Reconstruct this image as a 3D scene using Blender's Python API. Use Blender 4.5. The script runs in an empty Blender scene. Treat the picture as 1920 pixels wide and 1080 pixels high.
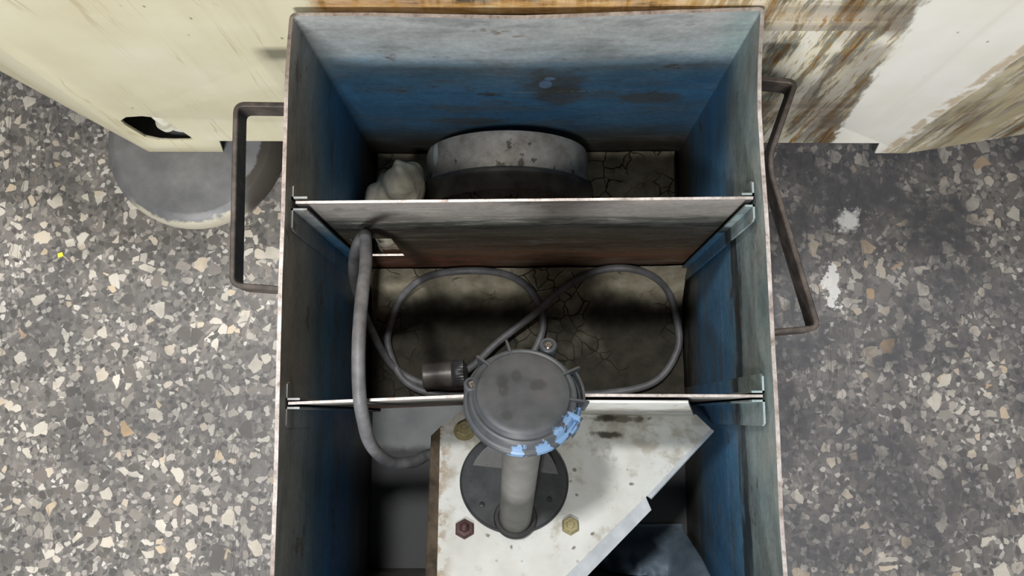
import bpy, bmesh, math, random
from mathutils import Vector, Matrix, noise as mnoise

random.seed(7)
sc = bpy.context.scene
COL = sc.collection
FL = -0.03          # workshop floor level; the tank bottom is z = 0
H = 0.46            # tank rim height

# ------------------------------------------------------------------ helpers
WORLD = {}


def tag(o, label, cat, group=None):
    o['label'] = label
    o['category'] = cat
    if group:
        o['group'] = group
    return o


def empty(name, mat, label=None, cat=None):
    o = bpy.data.objects.new(name, None)
    o.empty_display_size = 0.05
    o.matrix_world = mat
    COL.objects.link(o)
    WORLD[o.name] = mat.copy()
    if label:
        tag(o, label, cat)
    return o


def link(name, me, mats, parent=None, origin=None, world=True, smooth=35):
    """mesh given in world space (or in the parent's space if world=False)"""
    o = bpy.data.objects.new(name, me)
    COL.objects.link(o)
    if not isinstance(mats, (list, tuple)):
        mats = [mats]
    for m in mats:
        me.materials.append(m)
    if parent is not None:
        o.parent = parent
        if world:
            me.transform(WORLD[parent.name].inverted())
        WORLD[o.name] = WORLD[parent.name]
    elif origin is not None:
        me.transform(Matrix.Translation(-Vector(origin)))
        o.location = origin
    if smooth:
        me.polygons.foreach_set('use_smooth', [True] * len(me.polygons))
        me.set_sharp_from_angle(angle=math.radians(smooth))
    me.update()
    return o


def mk(name, bm, mats, parent=None, origin=None, world=True, smooth=35, recalc=True):
    if recalc:
        bmesh.ops.recalc_face_normals(bm, faces=bm.faces[:])
    me = bpy.data.meshes.new(name)
    bm.to_mesh(me)
    bm.free()
    return link(name, me, mats, parent, origin, world, smooth)


def box(bm, lo, hi, bev=0.0):
    r = bmesh.ops.create_cube(bm, size=1.0)
    vs = r['verts']
    for v in vs:
        v.co = Vector([lo[i] + (v.co[i] + .5) * (hi[i] - lo[i]) for i in range(3)])
    if bev:
        es = list({e for v in vs for e in v.link_edges})
        bmesh.ops.bevel(bm, geom=es, offset=bev, segments=2, affect='EDGES', profile=.5)


def frame_from_axis(axis):
    a = Vector(axis).normalized()
    t = Vector((0, 0, 1)) if abs(a.z) < .9 else Vector((1, 0, 0))
    u = t.cross(a).normalized()
    w = a.cross(u)
    return u, w, a


def lathe(bm, prof, n=64, org=(0, 0, 0), axis=(0, 0, 1), closed_ends=True):
    """prof: list of (radius, height along axis)"""
    u, w, a = frame_from_axis(axis)
    org = Vector(org)
    rings = []
    for r, h in prof:
        if r < 1e-6:
            rings.append([bm.verts.new(org + a * h)])
        else:
            rings.append([bm.verts.new(org + a * h + (u * math.cos(2 * math.pi * i / n) + w * math.sin(2 * math.pi * i / n)) * r) for i in range(n)])
    for A, B in zip(rings[:-1], rings[1:]):
        if len(A) == 1 and len(B) == 1:
            continue
        for i in range(n):
            j = (i + 1) % n
            if len(A) == 1:
                bm.faces.new((A[0], B[i], B[j]))
            elif len(B) == 1:
                bm.faces.new((A[i], A[j], B[0]))
            else:
                bm.faces.new((A[i], A[j], B[j], B[i]))
    return rings


def catmull(pts, per=10):
    P = [Vector(p) for p in pts]
    P = [P[0] * 2 - P[1]] + P + [P[-1] * 2 - P[-2]]
    out = []
    for i in range(1, len(P) - 2):
        for k in range(per):
            t = k / per
            a, b, c, d = P[i - 1:i + 3]
            out.append(.5 * ((2 * b) + (c - a) * t + (2 * a - 5 * b + 4 * c - d) * t * t + (3 * b - a - 3 * c + d) * t ** 3))
    out.append(P[-2])
    return out


def tube(bm, pts, rad, n=16):
    """rad: number or function of 0..1"""
    N = len(pts)
    rf = rad if callable(rad) else (lambda t: rad)
    tang = [(pts[min(i + 1, N - 1)] - pts[max(i - 1, 0)]).normalized() for i in range(N)]
    u = frame_from_axis(tang[0])[0]
    rings = []
    for i in range(N):
        u = (u - tang[i] * u.dot(tang[i])).normalized()
        w = tang[i].cross(u)
        r = rf(i / (N - 1))
        rings.append([bm.verts.new(pts[i] + (u * math.cos(2 * math.pi * k / n) + w * math.sin(2 * math.pi * k / n)) * r) for k in range(n)])
    for A, B in zip(rings[:-1], rings[1:]):
        for k in range(n):
            bm.faces.new((A[k], A[(k + 1) % n], B[(k + 1) % n], B[k]))
    bm.faces.new(rings[0][::-1])
    bm.faces.new(rings[-1])


def plate2d(name, outer, holes, th, M, bevel=0.0):
    """flat plate with holes; outline in local xy, thickness th centred on z=0, placed by matrix M -> mesh"""
    cu = bpy.data.curves.new(name, 'CURVE')
    cu.dimensions = '2D'
    cu.fill_mode = 'BOTH'
    cu.extrude = th / 2 - bevel
    cu.bevel_depth = bevel
    cu.bevel_resolution = 1
    for poly in [outer] + list(holes):
        sp = cu.splines.new('POLY')
        sp.points.add(len(poly) - 1)
        for p, q in zip(sp.points, poly):
            p.co = (q[0], q[1], 0, 1)
        sp.use_cyclic_u = True
    ob = bpy.data.objects.new(name, cu)
    me = bpy.data.meshes.new_from_object(ob)
    bpy.data.objects.remove(ob)
    bpy.data.curves.remove(cu)
    bm = bmesh.new()
    bm.from_mesh(me)
    bmesh.ops.remove_doubles(bm, verts=bm.verts[:], dist=1e-6)
    bmesh.ops.recalc_face_normals(bm, faces=bm.faces[:])
    bm.to_mesh(me)
    bm.free()
    me.transform(M)
    return me


def flatbar(bm, path, t, z0, z1, corner=.008):
    """flat bar on edge following an xy path with rounded corners"""
    P = [Vector((p[0], p[1])) for p in path]
    pts = [P[0]]
    for i in range(1, len(P) - 1):
        a = (P[i - 1] - P[i]).normalized()
        b = (P[i + 1] - P[i]).normalized()
        for k in range(7):
            s = k / 6
            q = (P[i] + a * corner) * (1 - s) ** 2 + P[i] * 2 * s * (1 - s) + (P[i] + b * corner) * s * s
            pts.append(q)
    pts.append(P[-1])
    secs = []
    N = len(pts)
    for i in range(N):
        d = (pts[min(i + 1, N - 1)] - pts[max(i - 1, 0)]).normalized()
        nn = Vector((-d.y, d.x))
        a = pts[i] + nn * t / 2
        b = pts[i] - nn * t / 2
        c = t * .18
        ring = []
        for (q, zz) in ((a, z0 + c), (a, z1 - c), (a - nn * c, z1), (b + nn * c, z1), (b, z1 - c), (b, z0 + c), (b + nn * c, z0), (a - nn * c, z0)):
            ring.append(bm.verts.new((q.x, q.y, zz)))
        secs.append(ring)
    for A, B in zip(secs[:-1], secs[1:]):
        for k in range(8):
            bm.faces.new((A[k], A[(k + 1) % 8], B[(k + 1) % 8], B[k]))
    bm.faces.new(secs[0])
    bm.faces.new(secs[-1][::-1])


def interp(tab, x):
    tab = sorted(tab)
    if x <= tab[0][0]:
        return tab[0][1]
    for (a, fa), (b, fb) in zip(tab[:-1], tab[1:]):
        if x <= b:
            s = (x - a) / (b - a)
            return fa + (fb - fa) * s
    return tab[-1][1]


def sstep(a, b, x):
    t = max(0, min(1, (x - a) / (b - a)))
    return t * t * (3 - 2 * t)


# ------------------------------------------------------------------ materials
class NT:
    def __init__(s, name):
        s.m = bpy.data.materials.new(name)
        s.m.use_nodes = True
        s.t = s.m.node_tree
        s.b = s.t.nodes['Principled BSDF']
        s.geo = None

    def n(s, typ, ins=None, **kw):
        nd = s.t.nodes.new(typ)
        for k, v in kw.items():
            setattr(nd, k, v)
        for k, v in (ins or {}).items():
            s.put(nd.inputs[k], v)
        return nd

    def put(s, sock, v):
        if hasattr(v, 'is_output') or isinstance(v, bpy.types.NodeSocket):
            s.t.links.new(v, sock)
        else:
            if isinstance(v, (tuple, list)) and len(v) == 3 and sock.type == 'RGBA':
                v = (*v, 1)
            sock.default_value = v

    def pos(s):
        if s.geo is None:
            s.geo = s.n('ShaderNodeNewGeometry')
        return s.geo.outputs['Position']

    def obj(s):
        return s.n('ShaderNodeTexCoord').outputs['Object']

    def xyz(s, v):
        q = s.n('ShaderNodeSeparateXYZ', {0: v})
        return q.outputs[0], q.outputs[1], q.outputs[2]

    def scale(s, v, sc_, off=(0, 0, 0)):
        return s.n('ShaderNodeMapping', {'Vector': v, 'Scale': sc_, 'Location': off}).outputs[0]

    def noise(s, v, scale, detail=4, rough=.55, dist=0):
        return s.n('ShaderNodeTexNoise', {'Vector': v, 'Scale': scale, 'Detail': detail, 'Roughness': rough, 'Distortion': dist}).outputs['Fac']

    def noisec(s, v, scale, detail=3):
        return s.n('ShaderNodeTexNoise', {'Vector': v, 'Scale': scale, 'Detail': detail}).outputs['Color']

    def vor(s, v, scale, feature='F1', rnd=1):
        return s.n('ShaderNodeTexVoronoi', {'Vector': v, 'Scale': scale, 'Randomness': rnd}, feature=feature)

    def math(s, op, a, b=0.0, clamp=False):
        return s.n('ShaderNodeMath', {0: a, 1: b}, operation=op, use_clamp=clamp).outputs[0]

    def vadd(s, a, b, op='ADD'):
        return s.n('ShaderNodeVectorMath', {0: a, 1: b}, operation=op).outputs[0]

    def warp(s, v, scale, amt):
        c = s.noisec(v, scale)
        c = s.n('ShaderNodeVectorMath', {0: c, 1: (.5, .5, .5)}, operation='SUBTRACT').outputs[0]
        c = s.n('ShaderNodeVectorMath', {0: c, 'Scale': amt}, operation='SCALE').outputs[0]
        return s.vadd(v, c)

    def step(s, x, a, b):
        return s.n('ShaderNodeMapRange', {'Value': x, 'From Min': a, 'From Max': b}, interpolation_type='SMOOTHSTEP', clamp=True).outputs[0]

    def ramp(s, f, stops, mode='LINEAR'):
        nd = s.n('ShaderNodeValToRGB', {0: f})
        cr = nd.color_ramp
        cr.interpolation = mode
        while len(cr.elements) < len(stops):
            cr.elements.new(.5)
        for e, (p, c) in zip(cr.elements, stops):
            e.position = p
            e.color = (*c, 1)
        return nd.outputs[0]

    def mix(s, f, a, b, mode='MIX'):
        nd = s.n('ShaderNodeMix', data_type='RGBA', blend_type=mode)
        s.put(nd.inputs[0], f)
        s.put(nd.inputs[6], a)
        s.put(nd.inputs[7], b)
        return nd.outputs[2]

    def spot(s, v, c, rad, soft=.25, wob=None):
        """1 inside an ellipsoid of radii rad about c"""
        d = s.n('ShaderNodeVectorMath', {0: v, 1: c}, operation='SUBTRACT').outputs[0]
        d = s.n('ShaderNodeVectorMath', {0: d, 1: tuple(1 / r for r in rad)}, operation='MULTIPLY').outputs[0]
        l = s.n('ShaderNodeVectorMath', {0: d}, operation='LENGTH').outputs['Value']
        if wob is not None:
            l = s.math('ADD', l, wob)
        return s.step(l, 1 + soft, 1 - soft)

    def mul(s, *a):
        r = a[0]
        for b in a[1:]:
            r = s.math('MULTIPLY', r, b)
        return r

    def bump(s, h, strength=.3, dist=.002):
        s.put(s.b.inputs['Normal'], s.n('ShaderNodeBump', {'Height': h, 'Strength': strength, 'Distance': dist}).outputs[0])

    def out(s, col, rough=.5, metal=0.0, spec=.5):
        s.put(s.b.inputs['Base Color'], col)
        s.put(s.b.inputs['Roughness'], rough)
        s.put(s.b.inputs['Metallic'], metal)
        s.put(s.b.inputs['Specular IOR Level'], spec)
        return s.m


def mat_floor():
    s = NT('terrazzo')
    p = s.pos()
    x, y, z = s.xyz(p)
    w = s.warp(p, 45, .010)
    w2 = s.warp(w, 160, .003)
    big = s.noise(p, 3.2, 3)
    fine = s.noise(p, 120, 5, .7)
    col = s.ramp(s.noise(w, 55, 5, .65), [(.25, (.10, .098, .098)), (.5, (.20, .188, .178)), (.75, (.30, .28, .26))])

    def chips(col, scale, stops, lo, hi, amount, seed):
        v = s.scale(w2, (1, 1, 0), (seed, seed * 1.7, 0))
        f1 = s.vor(v, scale)
        de = s.vor(v, scale, 'DISTANCE_TO_EDGE')
        r = s.xyz(f1.outputs['Color'])
        th = s.math('MULTIPLY_ADD', r[1], hi - lo)
        th.node.inputs[2].default_value = lo
        inside = s.step(s.math('SUBTRACT', de.outputs['Distance'], th), 0.0, .03)
        have = s.math('GREATER_THAN', r[0], 1 - amount)
        c = s.ramp(r[2], stops)
        return s.mix(s.mul(inside, have), col, c)
    tone = [(0, (.13, .12, .11)), (.25, (.24, .215, .195)), (.5, (.37, .34, .30)), (.75, (.58, .54, .47)), (.93, (.72, .68, .60)), (1, (.55, .38, .22))]
    tone2 = [(0, (.11, .105, .10)), (.4, (.22, .20, .185)), (.7, (.36, .33, .30)), (.9, (.66, .62, .56)), (1, (.62, .50, .36))]
    tone3 = [(0, (.10, .095, .09)), (.5, (.19, .175, .165)), (.85, (.40, .37, .34)), (1, (.70, .67, .62))]
    col = chips(col, 170, tone3, .01, .09, .65, .37)
    col = chips(col, 95, tone2, .02, .16, .5, 1.31)
    col = chips(col, 52, tone, .05, .27, .40, 2.17)
    # ground-in grime, plus a person's shadow painted in on the right of the tank
    side = s.mul(s.step(x, .0, .35), s.math('ADD', .55, s.mul(s.step(s.math('SUBTRACT', x, s.math('MULTIPLY', y, .6)), .95, .55), .45)))
    g1 = s.noise(s.warp(p, 6, .08), 7, 6, .62)
    grime_shade = s.math('ADD', s.mul(s.step(g1, .42, .62), .42), s.mul(side, .55))
    grime_shade = s.math('MULTIPLY', grime_shade, s.math('ADD', s.mul(s.noise(p, 60, 3), .6), .7), True)
    col = s.mix(grime_shade, col, (.068, .069, .077))
    # worn dark scratches
    sc1 = s.noise(s.scale(s.warp(p, 8, .03), (26, 3.0, 1)), 1.6, 3)
    col = s.mix(s.mul(s.step(s.math('ABSOLUTE', s.math('SUBTRACT', sc1, .5)), .012, .002), s.step(big, .45, .6), .55), col, (.05, .05, .055))
    # splashes of white paint on the right
    wob = s.math('MULTIPLY', s.math('SUBTRACT', s.noise(p, 60, 5, .7), .5), 5.5)
    sp = s.math('MAXIMUM', s.spot(p, (.428, -.178, FL), (.012, .024, .1), .1, wob), s.spot(p, (.458, -.088, FL), (.014, .016, .1), .6, wob))
    col = s.mix(s.mul(sp, .8), col, (.62, .62, .61))
    s.bump(fine, .12, .001)
    return s.out(col, s.math('ADD', s.mul(fine, .25), .32), 0, .4)


def grain(s, p, col, amt=.55, sc_=150):
    g = s.noise(p, sc_, 6, .75)
    h = s.noise(s.scale(p, (12, 12, 26)), 1.0, 6, .7)
    f = s.math('ADD', s.math('MULTIPLY', s.math('SUBTRACT', g, .5), 1.6 * amt), s.math('MULTIPLY', s.math('SUBTRACT', h, .5), 2.2 * amt))
    k = s.math('ADD', f, 1.0)
    return s.n('ShaderNodeVectorMath', {0: col, 'Scale': k}, operation='SCALE').outputs[0]


def mat_tank():
    s = NT('worn_blue_painted_steel')
    p = s.pos()
    x, y, z = s.xyz(p)
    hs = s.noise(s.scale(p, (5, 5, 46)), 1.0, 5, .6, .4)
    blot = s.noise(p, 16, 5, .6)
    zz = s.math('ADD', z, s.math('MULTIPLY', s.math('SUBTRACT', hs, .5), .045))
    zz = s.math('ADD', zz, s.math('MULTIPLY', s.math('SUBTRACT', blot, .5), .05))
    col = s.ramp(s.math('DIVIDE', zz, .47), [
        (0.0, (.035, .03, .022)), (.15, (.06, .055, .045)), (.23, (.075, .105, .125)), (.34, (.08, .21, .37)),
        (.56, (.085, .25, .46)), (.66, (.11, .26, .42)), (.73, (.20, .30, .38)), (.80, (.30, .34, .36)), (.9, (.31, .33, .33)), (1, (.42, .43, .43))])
    # greener, paler strip along the right wall's rim with a black tide line below it
    right = s.step(x, .17, .20)
    rightf = s.mul(right, s.step(z, .345, .37))
    col = s.mix(s.mul(rightf, .7), col, s.ramp(blot, [(.3, (.14, .23, .25)), (.55, (.26, .33, .32)), (.75, (.30, .30, .27))]))
    tide = s.mul(right, s.step(y, -.10, -.17), s.step(zz, .318, .33), s.step(zz, .362, .35))
    col = s.mix(s.mul(tide, .85), col, (.02, .025, .024))
    # greyed and smeared patches
    smear = s.step(s.noise(s.scale(p, (9, 9, 30), (3, 1, 2)), 1.0, 6, .65), .48, .66)
    col = s.mix(s.mul(smear, .55), col, (.15, .165, .165))
    rust = s.step(s.noise(s.scale(p, (14, 14, 20), (1, 7, 2)), 1.0, 6, .7), .60, .68)
    col = s.mix(s.mul(rust, .75), col, s.ramp(blot, [(.3, (.055, .04, .028)), (.6, (.13, .075, .035)), (.8, (.2, .1, .04))]))
    for c, r in (((.030, 0, .295), (.032, .05, .035)), ((.04, 0, .255), (.03, .05, .03)), ((-.07, 0, .165), (.045, .05, .015)), ((.14, 0, .24), (.035, .05, .02))):
        wob = s.math('MULTIPLY', s.math('SUBTRACT', s.noise(p, 40, 5, .65), .5), 2.0)
        col = s.mix(s.mul(s.spot(p, c, r, .35, wob), .65), col, (.12, .115, .09))
    # dried tide line
    ln = s.math('ABSOLUTE', s.math('SUBTRACT', s.math('ADD', z, s.math('MULTIPLY', s.noise(p, 40, 2), .006)), .271))
    gap = s.step(s.noise(s.scale(p, (9, 9, 9), (5, 3, 1)), 1.0, 3), .47, .58)
    col = s.mix(s.mul(s.step(ln, .0016, .0006), gap, s.step(s.noise(p, 300, 2), .4, .55), .7), col, (.45, .47, .48))
    # pale blue paint chips
    ch = s.math('MAXIMUM', s.spot(p, (.022, -.003, .292), (.007, .03, .012), .15), s.spot(p, (.0265, -.003, .309), (.006, .03, .005), .2))
    col = s.mix(s.mul(ch, .9), col, (.25, .42, .72))
    fine = s.noise(p, 90, 4, .7)
    col = grain(s, p, col)
    s.bump(s.math('ADD', fine, blot), .25, .0015)
    return s.out(col, s.math('ADD', s.mul(blot, .35), .30), 0.0, .45)


def mat_edge():
    s = NT('bare_steel_edge')
    p = s.pos()
    f = s.noise(p, 110, 5, .7)
    g = s.noise(p, 14, 4)
    col = s.ramp(f, [(.3, (.20, .15, .13)), (.45, (.38, .34, .32)), (.65, (.54, .505, .49)), (.8, (.68, .66, .65))])
    x, y, z = s.xyz(p)
    br = s.math('MAXIMUM', s.step(g, .5, .7), s.mul(s.step(x, -.20, -.21), s.step(y, -.27, -.15)))
    col = s.mix(s.mul(br, .75), col, s.ramp(f, [(.35, (.10, .075, .065)), (.6, (.26, .20, .17))]))
    s.bump(f, .3, .001)
    return s.out(col, .45, .35)


def mat_divider():
    s = NT('rust_stained_steel')
    p = s.pos()
    x, y, z = s.xyz(p)
    hs = s.noise(s.scale(p, (5, 5, 60)), 1.0, 5, .65, .5)
    zz = s.math('ADD', z, s.math('MULTIPLY', s.math('SUBTRACT', hs, .5), .05))
    col = s.ramp(s.math('DIVIDE', zz, .45), [
        (0, (.10, .06, .04)), (.28, (.22, .14, .085)), (.34, (.24, .10, .055)), (.40, (.26, .165, .11)), (.46, (.19, .14, .095)),
        (.6, (.14, .115, .085)), (.70, (.18, .165, .14)), (.76, (.11, .12, .115)), (.80, (.23, .22, .20)), (.88, (.27, .255, .24)), (1, (.36, .33, .31))])
    bl = s.noise(p, 26, 6, .65)
    band = s.mul(s.step(zz, .30, .325), s.step(zz, .385, .36), s.step(s.noise(s.scale(p, (11, 11, 70), (3, 3, 3)), 1.0, 6, .7), .44, .52))
    col = s.mix(s.mul(band, .8), col, (.055, .062, .052))
    low = s.step(zz, .31, .27)
    col = s.mix(s.mul(low, s.step(s.noise(s.scale(p, (4, 4, 40), (7, 1, 5)), 1.0, 6, .7), .5, .6), .7), col, (.10, .07, .045))
    rline = s.mul(s.step(s.math('ABSOLUTE', s.math('SUBTRACT', zz, .185)), .016, .004), s.step(bl, .40, .52))
    col = s.mix(s.mul(rline, .8), col, (.27, .125, .05))
    red = s.mul(s.step(x, -.02, -.07), s.step(zz, .165, .150))
    col = s.mix(s.mul(red, .75), col, s.ramp(bl, [(.35, (.10, .045, .03)), (.6, (.30, .10, .06))]))
    col = s.mix(s.mul(s.step(bl, .53, .66), .4), col, (.06, .062, .05))
    pale = s.step(s.noise(s.scale(p, (20, 20, 120), (2, 3, 4)), 1, 4, .6), .58, .66)
    col = s.mix(s.mul(pale, .4), col, (.42, .40, .37))
    col = grain(s, p, col, .5)
    s.bump(s.math('ADD', s.noise(p, 110, 4), bl), .3, .0015)
    return s.out(col, .5, .15, .45)


def mat_handle():
    s = NT('dark_brown_oxidised_bar')
    p = s.pos()
    f = s.noise(p, 60, 5, .65)
    col = s.ramp(f, [(.3, (.028, .022, .019)), (.5, (.062, .049, .042)), (.72, (.12, .095, .08))])
    s.bump(s.noise(p, 180, 4), .3, .0008)
    return s.out(col, .55, .2)


def mat_sludge():
    s = NT('cracked_dried_sludge')
    p = s.pos()
    w = s.warp(p, 24, .03)
    de = s.vor(s.scale(w, (1, 1, .4)), 44, 'DISTANCE_TO_EDGE').outputs['Distance']
    msk = s.noise(p, 13, 3)
    crack = s.mul(s.step(de, .04, .006), s.step(msk, .5, .6))
    f = s.noise(p, 45, 6, .65)
    col = s.ramp(f, [(.25, (.18, .16, .11)), (.5, (.33, .30, .22)), (.75, (.46, .43, .33))])
    x, y, z = s.xyz(p)
    front_shade = s.step(s.math('ADD', z, s.math('MULTIPLY', s.math('SUBTRACT', msk, .5), .03)), .068, .052)  # shade over the low front of the sludge, painted into its colour
    front_shade = s.mul(front_shade, s.step(y, -.165, -.175))
    col = s.mix(s.mul(front_shade, .96), col, s.ramp(f, [(.3, (.016, .015, .011)), (.7, (.04, .037, .028))]))
    col = s.mix(s.mul(crack, .9), col, (.02, .02, .014))
    h = s.math('SUBTRACT', s.math('MULTIPLY', f, .5), crack)
    s.bump(h, .6, .003)
    return s.out(col, .85, 0, .2)


def mat_machine():
    s = NT('chipped_cream_enamel')
    p = s.pos()
    x, y, z = s.xyz(p)
    xw = s.math('ADD', x, s.math('MULTIPLY', s.math('SUBTRACT', s.noise(p, 14, 6, .7), .5), .05))
    xw2 = s.math('ADD', x, s.math('MULTIPLY', s.math('SUBTRACT', s.noise(s.scale(p, (1, 1, .3)), 60, 6, .7), .5), .03))
    f = s.noise(p, 9, 5)
    cream = s.ramp(f, [(.3, (.66, .61, .42)), (.55, (.72, .68, .50)), (.75, (.76, .73, .57))])
    white = s.ramp(f, [(.3, (.84, .82, .72)), (.6, (.90, .89, .83))])
    col = s.mix(s.step(x, .2, .3), cream, white)
    # thin vertical oil runs and specks in the cream paint
    run = s.noise(s.scale(s.warp(p, 5, .02), (17, 17, .45)), 1.0, 4, .62)
    ln = s.mul(s.step(s.math('ABSOLUTE', s.math('SUBTRACT', run, .54)), .008, .0015), s.step(x, .1, -.1))
    col = s.mix(s.mul(ln, s.step(s.noise(p, 5, 2), .40, .58), .40), col, (.38, .28, .14))
    wide = s.step(s.noise(s.scale(p, (14, 14, .7), (4, 2, 1)), 1.0, 4, .6), .52, .7)
    col = s.mix(s.mul(wide, .32), col, (.48, .43, .26))
    sk = s.vor(s.scale(p, (1, 1, .6)), 55)
    speck = s.mul(s.step(sk.outputs['Distance'], .11, .05), s.math('GREATER_THAN', s.xyz(sk.outputs['Color'])[0], .72))
    col = s.mix(s.mul(speck, .75), col, (.16, .13, .09))
    # corroded region: vertical streaks of rust, bare grey metal and paint left over
    st = s.noise(s.scale(s.warp(p, 20, .003), (52, 52, 5.0)), 1.0, 7, .70)
    st2 = s.noise(s.scale(s.warp(p, 16, .004), (26, 26, 3.2), (3, 2, 8)), 1.0, 6, .68)
    ru = s.ramp(st, [(.30, (.06, .032, .016)), (.38, (.22, .11, .035)), (.42, (.40, .27, .10)), (.44, (.26, .27, .24)), (.475, (.36, .37, .33)), (.485, (.60, .48, .24)), (.51, (.82, .77, .60)), (.60, (.86, .84, .76)), (.64, (.52, .33, .12)), (.72, (.16, .08, .03))], 'LINEAR')
    ru = s.mix(s.mul(s.step(st2, .56, .60), .6), ru, s.ramp(st, [(.3, (.07, .06, .05)), (.5, (.17, .145, .115)), (.7, (.33, .32, .28))]))
    # darker towards the stripe, ochre near the tank, brown horizontal bands
    hb = s.noise(s.scale(p, (6, 6, 70)), 1.0, 5, .7)
    zb = s.math('ADD', z, s.math('MULTIPLY', s.math('SUBTRACT', hb, .5), .03))
    band = s.math('MAXIMUM', s.mul(s.step(zb, .10, .125), s.step(zb, .225, .20)), s.mul(s.step(zb, .400, .412), s.step(zb, .47, .455)))
    ru = s.mix(s.mul(band, .5), ru, s.ramp(hb, [(.3, (.05, .035, .025)), (.46, (.15, .10, .065)), (.56, (.30, .22, .14)), (.7, (.45, .20, .07))]))
    orange = s.mul(s.step(z, .385, .405), s.step(x, .27, .1))
    ru = s.mix(s.mul(orange, .75), ru, s.ramp(s.noise(s.scale(p, (12, 12, 40)), 1, 6, .7), [(.36, (.05, .03, .015)), (.44, (.42, .20, .04)), (.55, (.72, .42, .14)), (.7, (.80, .68, .42))]))
    edge = s.math('ADD', .358, s.math('MULTIPLY', s.math('SUBTRACT', .45, z), .13))
    d1 = s.math('SUBTRACT', edge, xw2)
    dark = s.mul(s.step(d1, .085, .02), s.step(s.noise(s.scale(p, (20, 20, 12)), 1, 4), .3, .5))
    ru = s.mix(s.mul(dark, .55), ru, (.10, .078, .055))
    m1 = s.mul(s.step(xw, -.205, -.185), s.step(d1, -.002, .004))
    m2 = s.step(xw2, .503, .509)
    col = s.mix(m1, col, ru)
    ru2 = s.mix(s.step(st2, .42, .6), ru, s.ramp(f, [(.3, (.33, .28, .17)), (.55, (.46, .40, .26)), (.7, (.70, .64, .46))]))
    col = s.mix(m2, col, ru2)
    rim = s.mul(s.step(s.math('ABSOLUTE', s.math('SUBTRACT', xw2, .498)), .010, .003), s.step(s.noise(p, 30, 3), .4, .5))
    col = s.mix(s.mul(rim, .6), col, (.42, .27, .10))
    # oil-stained bottom edge
    low = s.mul(s.step(zb, .03, .005), s.step(x, .0, -.2))
    col = s.mix(s.mul(low, .35), col, (.36, .29, .16))
    s.bump(s.math('ADD', s.math('MULTIPLY', st, s.math('MAXIMUM', m1, m2)), s.math('MULTIPLY', f, .3)), .35, .003)
    return s.out(col, s.math('ADD', s.mul(st, .3), .3), 0, .4)


def simple(name, c0, c1, scale=40, rough=.5, metal=0., bump=.15, spec=.5, use_obj=False, c2=None):
    s = NT(name)
    p = s.obj() if use_obj else s.pos()
    f = s.noise(p, scale, 5, .62)
    stops = [(.32, c0), (.68, c1)]
    if c2:
        stops.append((.78, c2))
    col = s.ramp(f, stops)
    if bump:
        s.bump(s.noise(p, scale * 3, 4), bump, .001)
    return s.out(col, rough, metal, spec)


def mat_drum():
    s = NT('dusty_grey_metal_band')
    p = s.pos()
    f = s.noise(p, 30, 6, .65)
    col = s.ramp(f, [(.3, (.22, .20, .17)), (.5, (.37, .35, .32)), (.7, (.48, .46, .44))])
    chip = s.step(s.noise(s.scale(p, (20, 20, 26), (1, 2, 3)), 1, 6, .7), .565, .60)
    col = s.mix(s.mul(chip, .8), col, (.045, .042, .036))
    w = s.spot(p, (-.1085, -.046, .177), (.0045, .014, .007), .15)
    col = grain(s, p, col, .45)
    col = s.mix(w, col, (.55, .62, .64))
    s.bump(f, .3, .002)
    return s.out(col, .42, .25)


def mat_bracket():
    s = NT('dirty_white_enamel')
    p = s.obj()
    x, y, z = s.xyz(p)
    f = s.noise(p, 22, 5, .6)
    col = s.ramp(f, [(.3, (.55, .55, .51)), (.55, (.64, .65, .63)), (.75, (.70, .71, .70))])
    g = s.noise(p, 34, 6, .68)
    toward = s.step(y, .03, .10)
    grime_shade = s.mul(s.step(s.math('ADD', g, s.mul(toward, .12)), .54, .70), .65)
    col = s.mix(grime_shade, col, (.34, .31, .24))
    sk = s.vor(s.warp(p, 60, .01), 75)
    speck = s.mul(s.step(sk.outputs['Distance'], .2, .08), s.math('GREATER_THAN', s.xyz(sk.outputs['Color'])[1], .72))
    col = s.mix(s.mul(speck, .8), col, (.10, .08, .055))
    blk = s.math('MAXIMUM', s.spot(p, (.115, .112, 0), (.03, .004, .03), .4, s.math('MULTIPLY', s.math('SUBTRACT', s.noise(p, 90, 4), .5), 2.5)), s.spot(p, (.102, .093, 0), (.016, .004, .03), .4, s.math('MULTIPLY', s.math('SUBTRACT', s.noise(p, 90, 4), .5), 2.5)))
    col = s.mix(s.mul(blk, .9), col, (.04, .035, .025))
    ru = s.mul(s.step(x, -.058, -.077), s.step(s.noise(p, 40, 5, .7), .46, .56))
    col = s.mix(s.mul(ru, .7), col, (.30, .20, .10))
    fe = s.mul(s.step(y, .101, .105), s.step(s.noise(p, 30, 4), .45, .55))
    col = s.mix(s.mul(fe, .4), col, (.35, .32, .24))
    s.bump(s.noise(p, 60, 4), .12, .001)
    return s.out(col, .42, 0, .4)


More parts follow.
